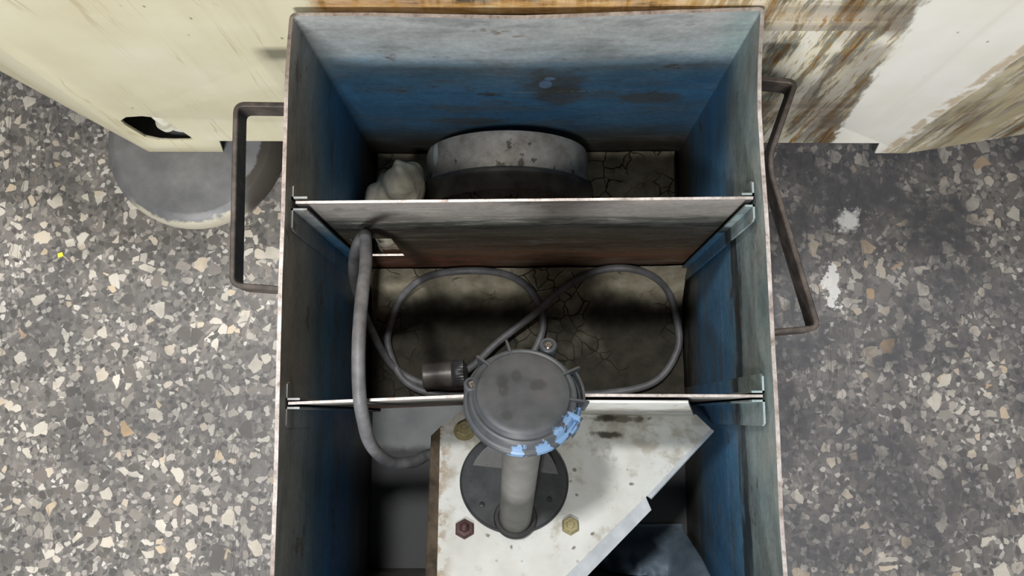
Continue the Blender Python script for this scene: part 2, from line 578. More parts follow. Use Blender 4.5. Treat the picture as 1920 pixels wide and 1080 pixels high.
def mat_cap():
    s = NT('dusty_grey_plastic')
    p = s.obj()
    f = s.noise(p, 34, 4, .6)
    col = s.ramp(f, [(.3, (.040, .047, .053)), (.5, (.066, .073, .083)), (.66, (.085, .088, .096)), (.78, (.14, .142, .15))])
    for c, r in (((-.019, .007, .27), (.0045, .006, .02)), ((-.018, .0005, .27), (.004, .006, .02)), ((.008, .004, .27), (.007, .005, .02)), ((-.016, -.022, .27), (.004, .004, .02)), ((-.008, .012, .27), (.004, .006, .02))):
        col = s.mix(s.mul(s.spot(p, c, r, .35, s.math('MULTIPLY', s.math('SUBTRACT', s.noise(p, 160, 3), .5), 1.2)), .6), col, (.03, .034, .035))
    wob = s.math('MULTIPLY', s.math('SUBTRACT', s.noise(p, 170, 3, .7), .5), 3.0)
    bl = s.spot(p, (.0335, -.0245, .25), (.006, .008, .03), .1, wob)
    for c, r in (((.024, -.0335, .25), (.006, .006, .02)), ((-.007, -.0455, .25), (.006, .005, .012)), ((.012, -.0435, .25), (.006, .005, .012)), ((.0395, -.0165, .25), (.006, .006, .02))):
        bl = s.math('MAXIMUM', bl, s.spot(p, c, r, .1, wob))
    col = s.mix(s.mul(bl, .95), col, (.17, .29, .48))
    sp = s.vor(p, 110)
    col = s.mix(s.mul(s.step(sp.outputs['Distance'], .09, .04), s.math('GREATER_THAN', s.xyz(sp.outputs['Color'])[0], .85), .7), col, (.5, .5, .5))
    s.bump(f, .1, .001)
    return s.out(col, .45, 0, .45)


def mat_tray_floor():
    s = NT('dull_galvanised_steel')
    p = s.pos()
    f = s.noise(p, 18, 5, .6)
    col = s.ramp(f, [(.3, (.20, .215, .225)), (.55, (.27, .285, .29)), (.8, (.34, .355, .36))])
    x, y, z = s.xyz(p)
    floor_shade = s.step(s.math('ADD', y, s.math('MULTIPLY', s.math('SUBTRACT', s.noise(p, 14, 5, .6), .5), .05)), -.395, -.41)  # shadow on the front and right of the tank bottom, painted as dark colour
    floor_shade = s.math('MAXIMUM', floor_shade, s.step(s.math('ADD', x, s.math('MULTIPLY', s.noise(p, 14, 4), .05)), .03, .06))
    col = s.mix(s.mul(floor_shade, .93), col, (.02, .021, .022))
    s.bump(f, .1, .001)
    return s.out(col, .5, .1)


def mat_foot():
    s = NT('scuffed_grey_steel_foot')
    p = s.pos()
    f = s.noise(p, 24, 5, .62)
    col = s.ramp(f, [(.32, (.155, .158, .165)), (.68, (.25, .25, .255)), (.8, (.34, .335, .33))])
    d = s.n('ShaderNodeVectorMath', {0: p, 1: (-.473, .036, FL)}, operation='SUBTRACT').outputs[0]
    d = s.n('ShaderNodeVectorMath', {0: d, 1: (1, 1, 0)}, operation='MULTIPLY').outputs[0]
    r = s.n('ShaderNodeVectorMath', {0: d}, operation='LENGTH').outputs['Value']
    x, y, z = s.xyz(p)
    rr = s.math('ADD', r, s.math('MULTIPLY', s.math('SUBTRACT', s.noise(p, 40, 6, .65), .5), .022))
    dk = s.mul(s.step(rr, .097, .101), s.step(x, -.415, -.385))
    col = s.mix(s.mul(dk, .9), col, (.055, .045, .032))
    lt = s.mul(s.step(rr, .119, .124), s.step(y, -.045, -.07), s.step(x, -.39, -.41))
    col = s.mix(s.mul(lt, .85), col, (.62, .58, .46))
    s.bump(f, .2, .001)
    return s.out(col, .5, .2)


M_FLOOR = mat_floor()
M_TANK = mat_tank()
M_EDGE = mat_edge()
M_DIV = mat_divider()
M_HANDLE = mat_handle()
M_SLUDGE = mat_sludge()
M_MACH = mat_machine()
M_DRUM = mat_drum()
M_BRACKET = mat_bracket()
M_CAP = mat_cap()
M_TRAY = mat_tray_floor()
M_BLACK = simple('black_rubber', (.012, .012, .013), (.03, .03, .032), 50, .45, 0, .2)
M_RIM = simple('worn_black_rim', (.03, .03, .031), (.075, .075, .077), 45, .42, .1, .25, c2=(.16, .155, .15))
M_DISC = simple('black_plate', (.030, .032, .035), (.060, .063, .068), 60, .42, .2, .1, use_obj=True)
M_POST = simple('grey_plastic_post', (.12, .12, .112), (.19, .187, .178), 40, .5, 0, .1, use_obj=True)
M_CABLE = simple('grey_rubber_sheath', (.09, .09, .095), (.19, .19, .20), 45, .5, 0, .25)
M_GUIDE = simple('painted_angle_steel', (.10, .13, .145), (.22, .26, .275), 30, .42, .2, .2)
M_CLOTH = simple('dirty_white_cotton', (.40, .37, .28), (.66, .63, .53), 26, .9, 0, .6, .2)
M_BLUEBAG = simple('pale_blue_crumpled_plastic', (.08, .12, .17), (.22, .28, .34), 18, .6, 0, .3)
M_BRASS = simple('yellowed_bolt', (.26, .22, .11), (.46, .41, .24), 120, .45, .5, .2, use_obj=True)
M_MAROON = simple('maroon_bolt', (.045, .022, .022), (.10, .05, .05), 120, .5, .2, .3, use_obj=True)
M_SCREW = simple('screw_steel', (.16, .16, .16), (.45, .45, .45), 300, .3, .9, .1, use_obj=True)
M_BRONZE = simple('dark_bronze_rust_lip', (.07, .05, .035), (.20, .155, .11), 60, .5, .3, .3, use_obj=True)
M_LIPGREY = simple('bluish_white_lip', (.42, .46, .50), (.60, .64, .68), 40, .45, .1, .1, use_obj=True)
M_PIPE = simple('cream_inner_pipe', (.56, .54, .43), (.74, .72, .62), 30, .5, 0, .1)
M_FOOT = mat_foot()
M_COUP = simple('grey_metal_coupling', (.10, .095, .085), (.19, .18, .165), 60, .42, .25, .2)
M_YELLOW = simple('yellow_plastic', (.85, .80, .05), (.9, .85, .1), 40, .5)

# ------------------------------------------------------------------ floor
bm = bmesh.new()
bmesh.ops.create_grid(bm, x_segments=2, y_segments=2, size=3.0)
for v in bm.verts:
    v.co.z = FL
fl = mk('floor', bm, M_FLOOR, smooth=0)
fl['kind'] = 'structure'

# ------------------------------------------------------------------ the steel tank
tank = empty('coolant_tank', Matrix.Identity(4), 'open rectangular steel tank with worn blue paint inside, standing on the terrazzo floor', 'tank')
T = .0035
YF = -.56
left_tab = [(-.56, -.2135), (-.489, -.2135), (-.41, -.2130), (-.322, -.2140), (-.2486, -.2146), (-.18, -.2142), (-.066, -.2148), (-.03, -.2140), (.0035, -.2122)]
right_tab = [(-.56, .2135), (-.49, .2129), (-.44, .2114), (-.378, .2119), (-.297, .2110), (-.20, .2106), (-.143, .2091), (-.09, .2083), (-.0455, .2108), (-.0015, .2150), (.0035, .2155)]
rear_tab = [(-.2125, .0030), (-.136, .0020), (-.06, -.0005), (0, -.0023), (.056, -.0009), (.128, .0012), (.2125, .0030)]


def shell_path():
    x0, x1, y0, y1 = -.2125, .2125, YF, .003
    r = .006
    pts = []

    def seg(a, b, n, nrm):
        for i in range(n):
            s = i / n
            pts.append((a[0] + (b[0] - a[0]) * s, a[1] + (b[1] - a[1]) * s, nrm[0], nrm[1]))

    def arc(cx, cy, a0, n=5):
        for i in range(n):
            a = a0 + (math.pi / 2) * i / n
            pts.append((cx + r * math.cos(a), cy + r * math.sin(a), math.cos(a), math.sin(a)))
    seg((x1, y0 + r), (x1, y1 - r), 36, (1, 0))
    arc(x1 - r, y1 - r, 0)
    seg((x1 - r, y1), (x0 + r, y1), 30, (0, 1))
    arc(x0 + r, y1 - r, math.pi / 2)
    seg((x0, y1 - r), (x0, y0 + r), 36, (-1, 0))
    arc(x0 + r, y0 + r, math.pi)
    seg((x0 + r, y0), (x1 - r, y0), 20, (0, -1))
    arc(x1 - r, y0 + r, -math.pi / 2)
    return pts


bm = bmesh.new()
path = shell_path()
NZ = 14
outer, inner = [], []
for k in range(NZ + 1):
    z = H * k / NZ
    w = sstep(0.02, .46, z)
    ro, ri = [], []
    for (x, y, nx, ny) in path:
        dx = dy = 0
        if x < -.19:
            dx = (interp(left_tab, y) + .2125) * w
        elif x > .19:
            dx = (interp(right_tab, y) - .2125) * w
        if y > -.02:
            dy = (interp(rear_tab, x) - .003) * w
        jz = .0006 * mnoise.noise(Vector((x * 40, y * 40, 3))) if k == NZ else 0
        ro.append(bm.verts.new((x + dx, y + dy, z + jz)))
        ri.append(bm.verts.new((x + dx - nx * T, y + dy - ny * T, z + jz)))
    outer.append(ro)
    inner.append(ri)
n = len(path)
for k in range(NZ):
    for i in range(n):
        j = (i + 1) % n
        bm.faces.new((outer[k][i], outer[k][j], outer[k + 1][j], outer[k + 1][i]))
        bm.faces.new((inner[k][j], inner[k][i], inner[k + 1][i], inner[k + 1][j]))
for i in range(n):
    j = (i + 1) % n
    f = bm.faces.new((outer[NZ][i], outer[NZ][j], inner[NZ][j], inner[NZ][i]))
    f.material_index = 1
    bm.faces.new((outer[0][j], outer[0][i], inner[0][i], inner[0][j]))
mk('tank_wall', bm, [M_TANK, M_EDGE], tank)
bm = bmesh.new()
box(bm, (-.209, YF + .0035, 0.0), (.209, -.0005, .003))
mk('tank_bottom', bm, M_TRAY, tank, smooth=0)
for fx in (-.17, .17):
    for fy in (-.06, -.50):
        bm = bmesh.new()
        box(bm, (fx - .025, fy - .025, FL), (fx + .025, fy + .025, 0.0), .003)
        mk('foot', bm, M_HANDLE, tank)

# handles: flat bar on edge
bm = bmesh.new()
flatbar(bm, [(-.2140, -.0625), (-.2783, -.0608), (-.2752, -.2368), (-.2140, -.2415)], .005, .372, .400, .009)
h = mk('handle', bm, M_HANDLE, tank)
h['label'] = 'dark brown flat bar handle, straight'
bm = bmesh.new()
flatbar(bm, [(.2105, -.0385), (.2590, -.0440), (.2315, -.1160), (.2315, -.1330), (.2680, -.2800), (.2115, -.2845)], .005, .372, .400, .008)
h = mk('handle', bm, M_HANDLE, tank)
h['label'] = 'dark brown flat bar handle, bent inwards'


def guide(xw, xi, y0, y1, yface, name='divider_guide'):
    """vertical angle: one leg flat to the side wall, the other along the divider"""
    bm = bmesh.new()
    t = .0018
    s = 1 if xi > xw else -1
    ch = .006
    # leg on the wall, top end chamfered away from the divider
    ya, yb = min(y0, y1), max(y0, y1)
    far = y0 if abs(y0 - yface) > abs(y1 - yface) else y1
    near = yface
    d = 1 if far > near else -1
    for (verts) in ([(far, .004), (near, .004), (near, .440), (far - d * ch * .4, .440), (far, .440 - ch)],):
        lo = [bm.verts.new((xw, yy, zz)) for yy, zz in verts]
        hi = [bm.verts.new((xw + s * t, yy, zz)) for yy, zz in verts]
        m = len(lo)
        bm.faces.new(lo)
        bm.faces.new(hi[::-1])
        for i in range(m):
            bm.faces.new((lo[i], lo[(i + 1) % m], hi[(i + 1) % m], hi[i]))
    # leg along the divider
    a, b = sorted((xw, xi))
    y_a, y_b = sorted((yface, yface + d * t))
    box(bm, (a, y_a, .004), (b, y_b, .440))
    return mk(name, bm, [M_TANK], tank, smooth=0)


# first divider sits at y -.1675, second at about y -.342
guide(-.2107, -.1965, -.1505, -.1640, -.1645)
guide(-.2107, -.1965, -.1935, -.1735, -.1735)
guide(.2040, .1930, -.1505, -.1640, -.1645)
guide(.2040, .1955, -.1880, -.1735, -.1735)
guide(-.2107, -.1980, -.3282, -.3440, -.3445)
guide(-.2107, -.1980, -.3688, -.3505, -.3505)
guide(.2055, .1945, -.3233, -.3395, -.3400)
guide(.2055, .1945, -.3685, -.3460, -.3460)


# ------------------------------------------------------------------ divider plates
def divider(name, prof, x0, x1, z0, z1, t, hole, label):
    """vertical plate following y = prof(x), with an optional rectangular hole"""
    bm = bmesh.new()
    xs = [x0 + (x1 - x0) * i / 40 for i in range(41)]
    zs = [z0 + (z1 - z0) * i / 24 for i in range(25)]
    if hole:
        xs = sorted(set([q for q in xs if not any(abs(q - h) < .004 for h in hole[:2])] + list(hole[:2])))
        zs = sorted(set([q for q in zs if not any(abs(q - h) < .006 for h in hole[2:])] + list(hole[2:])))
    F, Bk = {}, {}
    cells = []
    for i in range(len(xs) - 1):
        for k in range(len(zs) - 1):
            cx, cz = (xs[i] + xs[i + 1]) / 2, (zs[k] + zs[k + 1]) / 2
            if hole and hole[0] < cx < hole[1] and hole[2] < cz < hole[3]:
                continue
            cells.append((i, k))
    cs = set(cells)

    def vt(D, i, k, off):
        if (i, k) not in D:
            zz = zs[k]
            jz = .0005 * mnoise.noise(Vector((xs[i] * 45, 1, 9))) if k == len(zs) - 1 else 0
            D[(i, k)] = bm.verts.new((xs[i], prof(xs[i]) + off, zz + jz))
        return D[(i, k)]
    for (i, k) in cells:
        f = [vt(F, a, b, -t / 2) for a, b in ((i, k), (i + 1, k), (i + 1, k + 1), (i, k + 1))]
        g = [vt(Bk, a, b, t / 2) for a, b in ((i, k), (i + 1, k), (i + 1, k + 1), (i, k + 1))]
        bm.faces.new(f)
        bm.faces.new(g[::-1])
        for (nb, a, b) in (((i, k - 1), 0, 1), ((i + 1, k), 1, 2), ((i, k + 1), 2, 3), ((i - 1, k), 3, 0)):
            if nb not in cs:
                q = bm.faces.new((f[b], f[a], g[a], g[b]))
                if nb[1] == len(zs) - 1 or (hole and nb[1] >= 0 and 0 <= nb[0] < len(xs) - 1):
                    q.material_index = 1
    o = mk(name, bm, [M_DIV, M_EDGE], origin=((x0 + x1) / 2, prof(0), z0))
    return tag(o, label, 'divider plate', 'divider plates slotted into the tank')


divider('divider_plate', lambda x: -.1690 + .0008 * (x + .2) / .4 + .001, -.2070, .2030, .003, .440, .0024, (-.191, -.1455, .171, .276),
        'rust-stained steel divider plate with a cut-out notch, between the rear and middle compartments')
divider('divider_plate', lambda x: interp([(-.21, -.3474), (-.05, -.3415), (.06, -.3415), (.21, -.3428)], x), -.2080, .2040, .003, .440, .0024, None,
        'steel divider plate nearest the white bracket, with the cable over its top edge')


# ------------------------------------------------------------------ sludge in the bottom
def mudh(y):
    d = max(0., -.169 - y)
    return .05 + .055 * math.exp(-d / .02)


def sludge(name, x0, x1, y0, y1, hf, label, amp=.004):
    bm = bmesh.new()
    nx, ny = 90, 50
    V = []
    for i in range(nx + 1):
        row = []
        for j in range(ny + 1):
            x = x0 + (x1 - x0) * i / nx
            y = y0 + (y1 - y0) * j / ny
            z = hf(x, y) + amp * (mnoise.fractal(Vector((x * 22, y * 22, 2)), 1, 2, 4))
            row.append(bm.verts.new((x, y, z)))
        V.append(row)
    for i in range(nx):
        for j in range(ny):
            bm.faces.new((V[i][j], V[i + 1][j], V[i + 1][j + 1], V[i][j + 1]))
    # skirt down to the tank bottom
    rim = [V[i][0] for i in range(nx + 1)] + [V[nx][j] for j in range(1, ny + 1)] + [V[i][ny] for i in range(nx - 1, -1, -1)] + [V[0][j] for j in range(ny - 1, 0, -1)]
    low = [bm.verts.new((v.co.x, v.co.y, .0035)) for v in rim]
    for i in range(len(rim)):
        j = (i + 1) % len(rim)
        bm.faces.new((rim[j], rim[i], low[i], low[j]))
    bm.faces.new(low[::-1])
    o = mk(name, bm, M_SLUDGE, origin=((x0 + x1) / 2, (y0 + y1) / 2, .003), smooth=60)
    o['kind'] = 'stuff'
    return tag(o, label, 'sludge')


sludge('dried_sludge', -.203, .203, -.339, -.1725, lambda x, y: mudh(y) + .012 * sstep(.1, .2, x) * sstep(-.23, -.17, y), 'cracked olive-brown dried sludge covering the bottom of the middle compartment')
sludge('dried_sludge', -.203, .203, -.162, -.002, lambda x, y: .022 + .01 * sstep(-.02, .0, y) + .012 * sstep(-.12, -.16, y) - .014 * sstep(.06, .04, abs(x + .0235)) * sstep(-.12, -.105, y), 'dusty brown sludge on the bottom of the rear compartment', .003)

# ------------------------------------------------------------------ round drum cover in the rear compartment
DC = Vector((-.0235, 0, .122))
drum = empty('drum_cover', Matrix.Translation((DC.x, -.06, .016)), 'round dusty grey metal cover with a black rim, standing on edge in the rear compartment', 'metal cover')
bm = bmesh.new()
R = .1013
lathe(bm, [(0, .030), (R - .006, .030), (R - .0015, .032), (R, .037), (R, .0765), (R - .004, .0775), (R - .005, .040), (0, .0385)], 96, DC, (0, -1, 0))
mk('cover_band', bm, M_DRUM, drum)
bm = bmesh.new()
lathe(bm, [(R - .0045, .074), (R + .003, .0755), (R + .0062, .078), (R + .0066, .082), (R + .003, .087), (R - .007, .099), (R - .010, .100), (R - .013, .097), (R - .013, .080), (R - .0045, .074)], 96, DC, (0, -1, 0))
mk('rim', bm, M_RIM, drum)
bm = bmesh.new()
lathe(bm, [(0, .044), (.03, .044), (.033, .047), (.085, .047), (.0955, .042), (.0955, .0395), (0, .0395)], 64, DC, (0, -1, 0))
mk('inner_lining', bm, M_BLACK, drum)

# ------------------------------------------------------------------ rag
bm = bmesh.new()
for c, r in (((-.155, -.100, .090), (.047, .052, .085)), ((-.147, -.085, .155), (.026, .034, .058)), ((-.170, -.095, .125), (.030, .036, .062)), ((-.162, -.142, .120), (.024, .017, .078)), ((-.121, -.126, .085), (.018, .024, .075))):
    Mx = Matrix.Translation(c) @ Matrix.Diagonal((*r, 1))
    bmesh.ops.create_icosphere(bm, subdivisions=4, radius=1.0, matrix=Mx)
me = bpy.data.meshes.new('rag_src')
bm.to_mesh(me)
bm.free()
ob = bpy.data.objects.new('rag_src', me)
COL.objects.link(ob)
md = ob.modifiers.new('r', 'REMESH')
md.mode = 'VOXEL'
md.voxel_size = .0028
md2 = ob.modifiers.new('s', 'SMOOTH')
md2.iterations = 6
md2.factor = .5
dg = bpy.context.evaluated_depsgraph_get()
me2 = bpy.data.meshes.new_from_object(ob.evaluated_get(dg))
bpy.data.objects.remove(ob)
bm = bmesh.new()
bm.from_mesh(me2)
bm.normal_update()
for v in bm.verts:
    q = v.co
    ang = math.atan2(q.y + .10, q.x + .150)
    fold = math.sin((q.x + q.y * .35) * 240 + 5 * mnoise.noise(q * 18)) * .0019
    fr = .0034 * mnoise.fractal(q * 34, 1, 2, 4) + .0007 * mnoise.noise(q * 420)
    v.co += v.normal * (fold + fr)
    v.co.y = max(v.co.y, -.1605)
    v.co.x = max(v.co.x, -.2070)
    if v.co.y > -.103:
        dr = Vector((v.co.x - DC.x, v.co.z - DC.z))
        if dr.length < .1095:
            dr = dr.normalized() * .1095
            v.co.x, v.co.z = DC.x + dr.x, DC.z + dr.y
    v.co.z = max(v.co.z, .026)
rag = mk('cotton_rag', bm, M_CLOTH, origin=(-.155, -.10, .022), smooth=80)
tag(rag, 'dirty white cotton rag bunched beside the round cover in the rear compartment', 'rag')

# ------------------------------------------------------------------ cable with its coupling
CP = [(-0.0547,-0.4188,0.2260),(-0.0984,-0.3995,0.2550),(-0.1176,-0.4053,0.2850),(-0.1363,-0.4033,0.3250),(-0.1456,-0.3845,0.3800),(-0.1440,-0.3585,0.4330),(-0.1432,-0.3361,0.4560),(-0.1438,-0.2998,0.4590),(-0.1450,-0.2605,0.4440),(-0.1478,-0.2220,0.4110),(-0.1558,-0.1905,0.3700),(-0.1602,-0.1810,0.3537),(-0.1695,-0.1870,0.3377),(-0.1801,-0.1980,0.3008),(-0.1896,-0.2120,0.2434),(-0.2000,-0.2393,0.1100),(-0.1721,-0.2964,0.0561),(-0.1164,-0.3208,0.0560),(-0.0542,-0.3142,0.0560),(-0.0092,-0.2972,0.0561),(0.0103,-0.2731,0.0563),(0.0209,-0.2455,0.0572),(0.0169,-0.2179,0.0608),(-0.0016,-0.1915,0.0729),(-0.0321,-0.1785,0.0921),(-0.0791,-0.1765,0.1023),(-0.1282,-0.1817,0.0856),(-0.1616,-0.2033,0.0649),(-0.1763,-0.2338,0.0572),(-0.1808,-0.2687,0.0564),(-0.1580,-0.3137,0.0560),(-0.1093,-0.3320,0.0560),(-0.0267,-0.3330,0.0560),(0.0763,-0.3320,0.0560),(0.1591,-0.3186,0.0560),(0.1940,-0.2776,0.0562),(0.1950,-0.2361,0.0579),(0.1773,-0.1926,0.0729),(0.1365,-0.1765,0.1029),(0.0899,-0.1770,0.0967),(0.0430,-0.1992,0.0762),(0.0174,-0.2228,0.0727),(-0.0089,-0.2426,0.0654),(-0.0401,-0.2664,0.0624),(-0.0650,-0.2910,0.0671),(-0.0831,-0.3048,0.0721)]
cable = empty('power_cable', Matrix.Translation((-.17, -.25, .055)), 'grey rubber cable arching over a divider plate and coiled on cracked sludge', 'cable')
bm = bmesh.new()
pts = catmull(CP, 8)
tube(bm, pts, lambda t: .0061 if t < .30 else .0061 - .0013 * min(1, (t - .30) / .06), 16)
mk('cable_sheath', bm, M_CABLE, cable, smooth=60)
A = Vector((-.1329, -.3085, .0720))
Bc = Vector((-.0815, -.3047, .0721))
ax = (Bc - A)
Lc = ax.length
bm = bmesh.new()
lathe(bm, [(0, 0.004), (.0125, .004), (.0125, 0), (.0155, 0), (.0168, .0015), (.0168, Lc * .72), (.0155, Lc * .74), (.0155, Lc * .98), (0, Lc * .98)], 40, A, ax)
cp = mk('coupling', bm, M_COUP, cable)
cp['label'] = 'grey metal cable coupling'
bm = bmesh.new()
prof = [(.0150, Lc * .735), (.0176, Lc * .74), (.0186, Lc * .77), (.0176, Lc * .80), (.0172, Lc * .82), (.0180, Lc * .84), (.0180, Lc * 1.02), (.010, Lc * 1.08), (.006, Lc * 1.12), (.0045, Lc * 1.12)]
rings = lathe(bm, prof, 60, A, ax)
for rg in rings[5:7]:
    for i, v in enumerate(rg):
        if i % 2:
            c = A + ax.normalized() * ((v.co - A).dot(ax.normalized()))
            v.co = c + (v.co - c) * .95
cr = mk('knurled_ring', bm, M_RIM, cp)

# ------------------------------------------------------------------ pump / sensor head on its tilted white bracket
N_ = Vector((0.04943153, 0.46014582, 0.88646622))
E1 = Vector((0.99844889, 0, -0.05567596))
E2 = Vector((-0.02561906, 0.88784336, -0.45943208))
B0 = Vector((-0.0126, -0.4616, 0.3062))
MP = Matrix(((E1.x, E2.x, N_.x, B0.x), (E1.y, E2.y, N_.y, B0.y), (E1.z, E2.z, N_.z, B0.z), (0, 0, 0, 1)))
pump = empty('coolant_pump', MP, 'grey round-headed pump switch on a grey post above a black disc on its white bracket', 'pump')
INV = MP.inverted()

# bracket plate (local xy, top face at z = 0)
outline = [(-.0768, .1034), (-.0533, .1223), (.198, .1165), (.2113, .1001), (.1342, .0242), (.047, -.0563), (.012, -.0850), (-.0745, -.0850), (-.0759, -.055)]
me = plate2d('mounting_plate', outline, [], .0026, Matrix.Translation((0, 0, -.0013)), .0004)
link('mounting_plate', me, M_BRACKET, pump, world=False)
# rear flange standing up against the divider
bm = bmesh.new()
fa, fb = MP @ Vector((-.050, .1223, 0)), MP @ Vector((.196, .1166, 0))
ta, tb = Vector((-.0535, -.3448, .436)), Vector((.1420, -.3460, .426))
th = Vector((0, -.0024, 0))
q = [bm.verts.new(v) for v in (fa, fb, tb, ta)] + [bm.verts.new(v + th) for v in (fa, fb, tb, ta)]
for f in ((0, 1, 2, 3), (7, 6, 5, 4), (0, 4, 5, 1), (1, 5, 6, 2), (2, 6, 7, 3), (3, 7, 4, 0)):
    bm.faces.new([q[i] for i in f])
mk('rear_flange', bm, M_BRACKET, pump, smooth=0)


def strip(bm, pts0, pts1, th):
    """thin folded strip between two edge polylines (local space), thickened along th"""
    a = [bm.verts.new(p) for p in pts0]
    b = [bm.verts.new(p) for p in pts1]
    th = Vector(th)
    c = [bm.verts.new(Vector(p) + th) for p in pts0]
    d = [bm.verts.new(Vector(p) + th) for p in pts1]
    m = len(a)
    for i in range(m - 1):
        bm.faces.new((a[i], a[i + 1], b[i + 1], b[i]))
        bm.faces.new((c[i + 1], c[i], d[i], d[i + 1]))
        bm.faces.new((b[i], b[i + 1], d[i + 1], d[i]))
        bm.faces.new((a[i + 1], a[i], c[i], c[i + 1]))
    for i in (0, m - 1):
        bm.faces.new((a[i], b[i], d[i], c[i]))


bm = bmesh.new()
strip(bm, [(-.0768, .1034, -.0005), (-.0762, .02, -.0005), (-.0759, -.055, -.0005), (-.0745, -.085, -.0005)],
      [(-.0850, .0900, .0075), (-.0853, .02, .0085), (-.0858, -.055, .0095), (-.0850, -.085, .0095)], (-.0012, 0, -.0018))
lp = mk('side_lip', bm, M_BRONZE, pump, world=False, smooth=0)
lp['label'] = 'rusty brown folded lip'
bm = bmesh.new()
strip(bm, [(.2113, .1001, -.0004), (.1350, .0250, -.0004)], [(.2140, .0970, .001), (.1385, .0215, .001)], (.0006, -.0006, -.0018))
mk('side_lip', bm, M_LIPGREY, pump, world=False, smooth=0)
bm = bmesh.new()
strip(bm, [(.1335, .0235, -.0004), (.047, -.0563, -.0004), (.012, -.085, -.0004)], [(.1385, .0110, -.004), (.0540, -.0690, -.005), (.0200, -.0985, -.005)], (-.001, 0.001, -.0018))
lp = mk('side_lip', bm, M_LIPGREY, pump, world=False, smooth=0)
lp['label'] = 'bluish folded lip, sloping down'

# black disc and post
bm = bmesh.new()
DX, DY = -.0002, .0405
lathe(bm, [(0, .0005), (.0555, .0005), (.0555, .003), (.0542, .0042), (.0535, .0036), (0, .0036)], 96, (DX, DY, 0))
mk('mounting_disc', bm, M_DISC, pump, world=False)
bm = bmesh.new()
lathe(bm, [(.0172, .0036), (.0205, .0036), (.0215, .0055), (.0205, .0078), (.0172, .0080)], 48)
cg = mk('rubber_gasket', bm, M_BLACK, pump, world=False)
for (hx, hy) in ((-.0330, .0150), (-.0290, .0600), (.035, .02)):
    bm = bmesh.new()
    lathe(bm, [(0, .0036), (.0030, .0036), (.0028, .0046), (.0016, .0050), (.0012, .0042), (0, .0042)], 16, (hx, hy, 0))
    mk('plug', bm, M_BLACK, pump, world=False)
bm = bmesh.new()
lathe(bm, [(0, .001), (.0158, .001), (.0162, .12), (.0172, .246), (0, .246)], 48)
mk('post', bm, M_POST, pump, world=False)
# pump barrel under the plate, reaching to the tank bottom
bm = bmesh.new()
D0 = MP @ Vector((DX, DY, -.0026))
lathe(bm, [(0, 0), (.046, 0), (.046, D0.z - .003 - .012), (.040, D0.z - .003), (0, D0.z - .003)], 48, D0, (0, 0, -1))
mk('pump_barrel', bm, M_BLACK, pump)

# head: round grey housing
HX, HY = -.0030, -.0020
bm = bmesh.new()
lathe(bm, [(0, .2440), (.030, .2440), (.0400, .2450), (.0440, .2465), (.0456, .2490), (.0456, .2525), (.0446, .2540), (.0430, .2545), (.0424, .2560), (.0420, .2590), (.0408, .2612),
           (.0392, .2618), (.0376, .2612), (.0362, .2622), (.0352, .2645), (.0340, .2652), (.0300, .2655), (0, .2662)], 96, (HX, HY, 0))
head = mk('pump_head', bm, M_CAP, pump, world=False, smooth=30)


def boss(cx, cy, r, z0, z1):
    bm = bmesh.new()
    lathe(bm, [(0, z0), (r, z0), (r, z1 - .001), (r - .001, z1), (r * .68, z1), (r * .62, z1 - .002), (0, z1 - .002)], 28, (cx, cy, 0))
    b = mk('screw_boss', bm, M_CAP, head, world=False)
    bm = bmesh.new()
    lathe(bm, [(0, z1 - .0025), (r * .5, z1 - .0025), (r * .5, z1 - .0012), (r * .36, z1 - .0004), (r * .16, z1 - .0004), (r * .12, z1 - .0014), (0, z1 - .0014)], 20, (cx, cy, 0))
    mk('screw', bm, M_SCREW, pump, world=False)


for (cx, cy, r) in ((-.0420, .0075, .0062), (.0203, -.0275, .0062), (.0182, .0425, .0068)):
    boss(cx, cy, r, .2470, .2620)
# gusset fins round the head
for ang, r0, r1, hh in ((104, .0405, .0475, .2640), (136, .036, .0465, .2640), (28, .0345, .0480, .2640), (-8, .0345, .0480, .2640), (-26, .0350, .0465, .2640)):
    a = math.radians(ang)
    d = Vector((math.cos(a), math.sin(a), 0))
    p = Vector((-d.y, d.x, 0)) * .0009
    c = Vector((HX, HY, 0))
    bm = bmesh.new()
    prof = [(r0 - .008, .2500), (r1, .2490), (r1 + .0025, .2625), (r1, .2632), (r0 - .008, hh)]
    A1 = [bm.verts.new(c + d * r + p + Vector((0, 0, zz))) for r, zz in prof]
    B1 = [bm.verts.new(c + d * r - p + Vector((0, 0, zz))) for r, zz in prof]
    bm.faces.new(A1)
    bm.faces.new(B1[::-1])
    for i in range(5):
        bm.faces.new((A1[(i + 1) % 5], A1[i], B1[i], B1[(i + 1) % 5]))
    mk('fin', bm, M_CAP, head, world=False, smooth=0)
# curved wall between the two right-hand fins
bm = bmesh.new()
for (a0, a1) in ((-8, 28), (-40, -26)):
    rows = []
    for i in range(9):
        a = math.radians(a0 + (a1 - a0) * i / 8)
        d = Vector((math.cos(a), math.sin(a), 0))
        c = Vector((HX, HY, 0))
        rows.append([bm.verts.new(c + d * r + Vector((0, 0, z))) for r, z in ((.0460, .2490), (.0460, .2585), (.0478, .2585), (.0478, .2490))])
    for A1, B1 in zip(rows[:-1], rows[1:]):
        for k in range(4):
            bm.faces.new((A1[k], A1[(k + 1) % 4], B1[(k + 1) % 4], B1[k]))
    bm.faces.new(rows[0])
    bm.faces.new(rows[-1][::-1])
mk('edge_guard', bm, M_CAP, head, world=False, smooth=40)


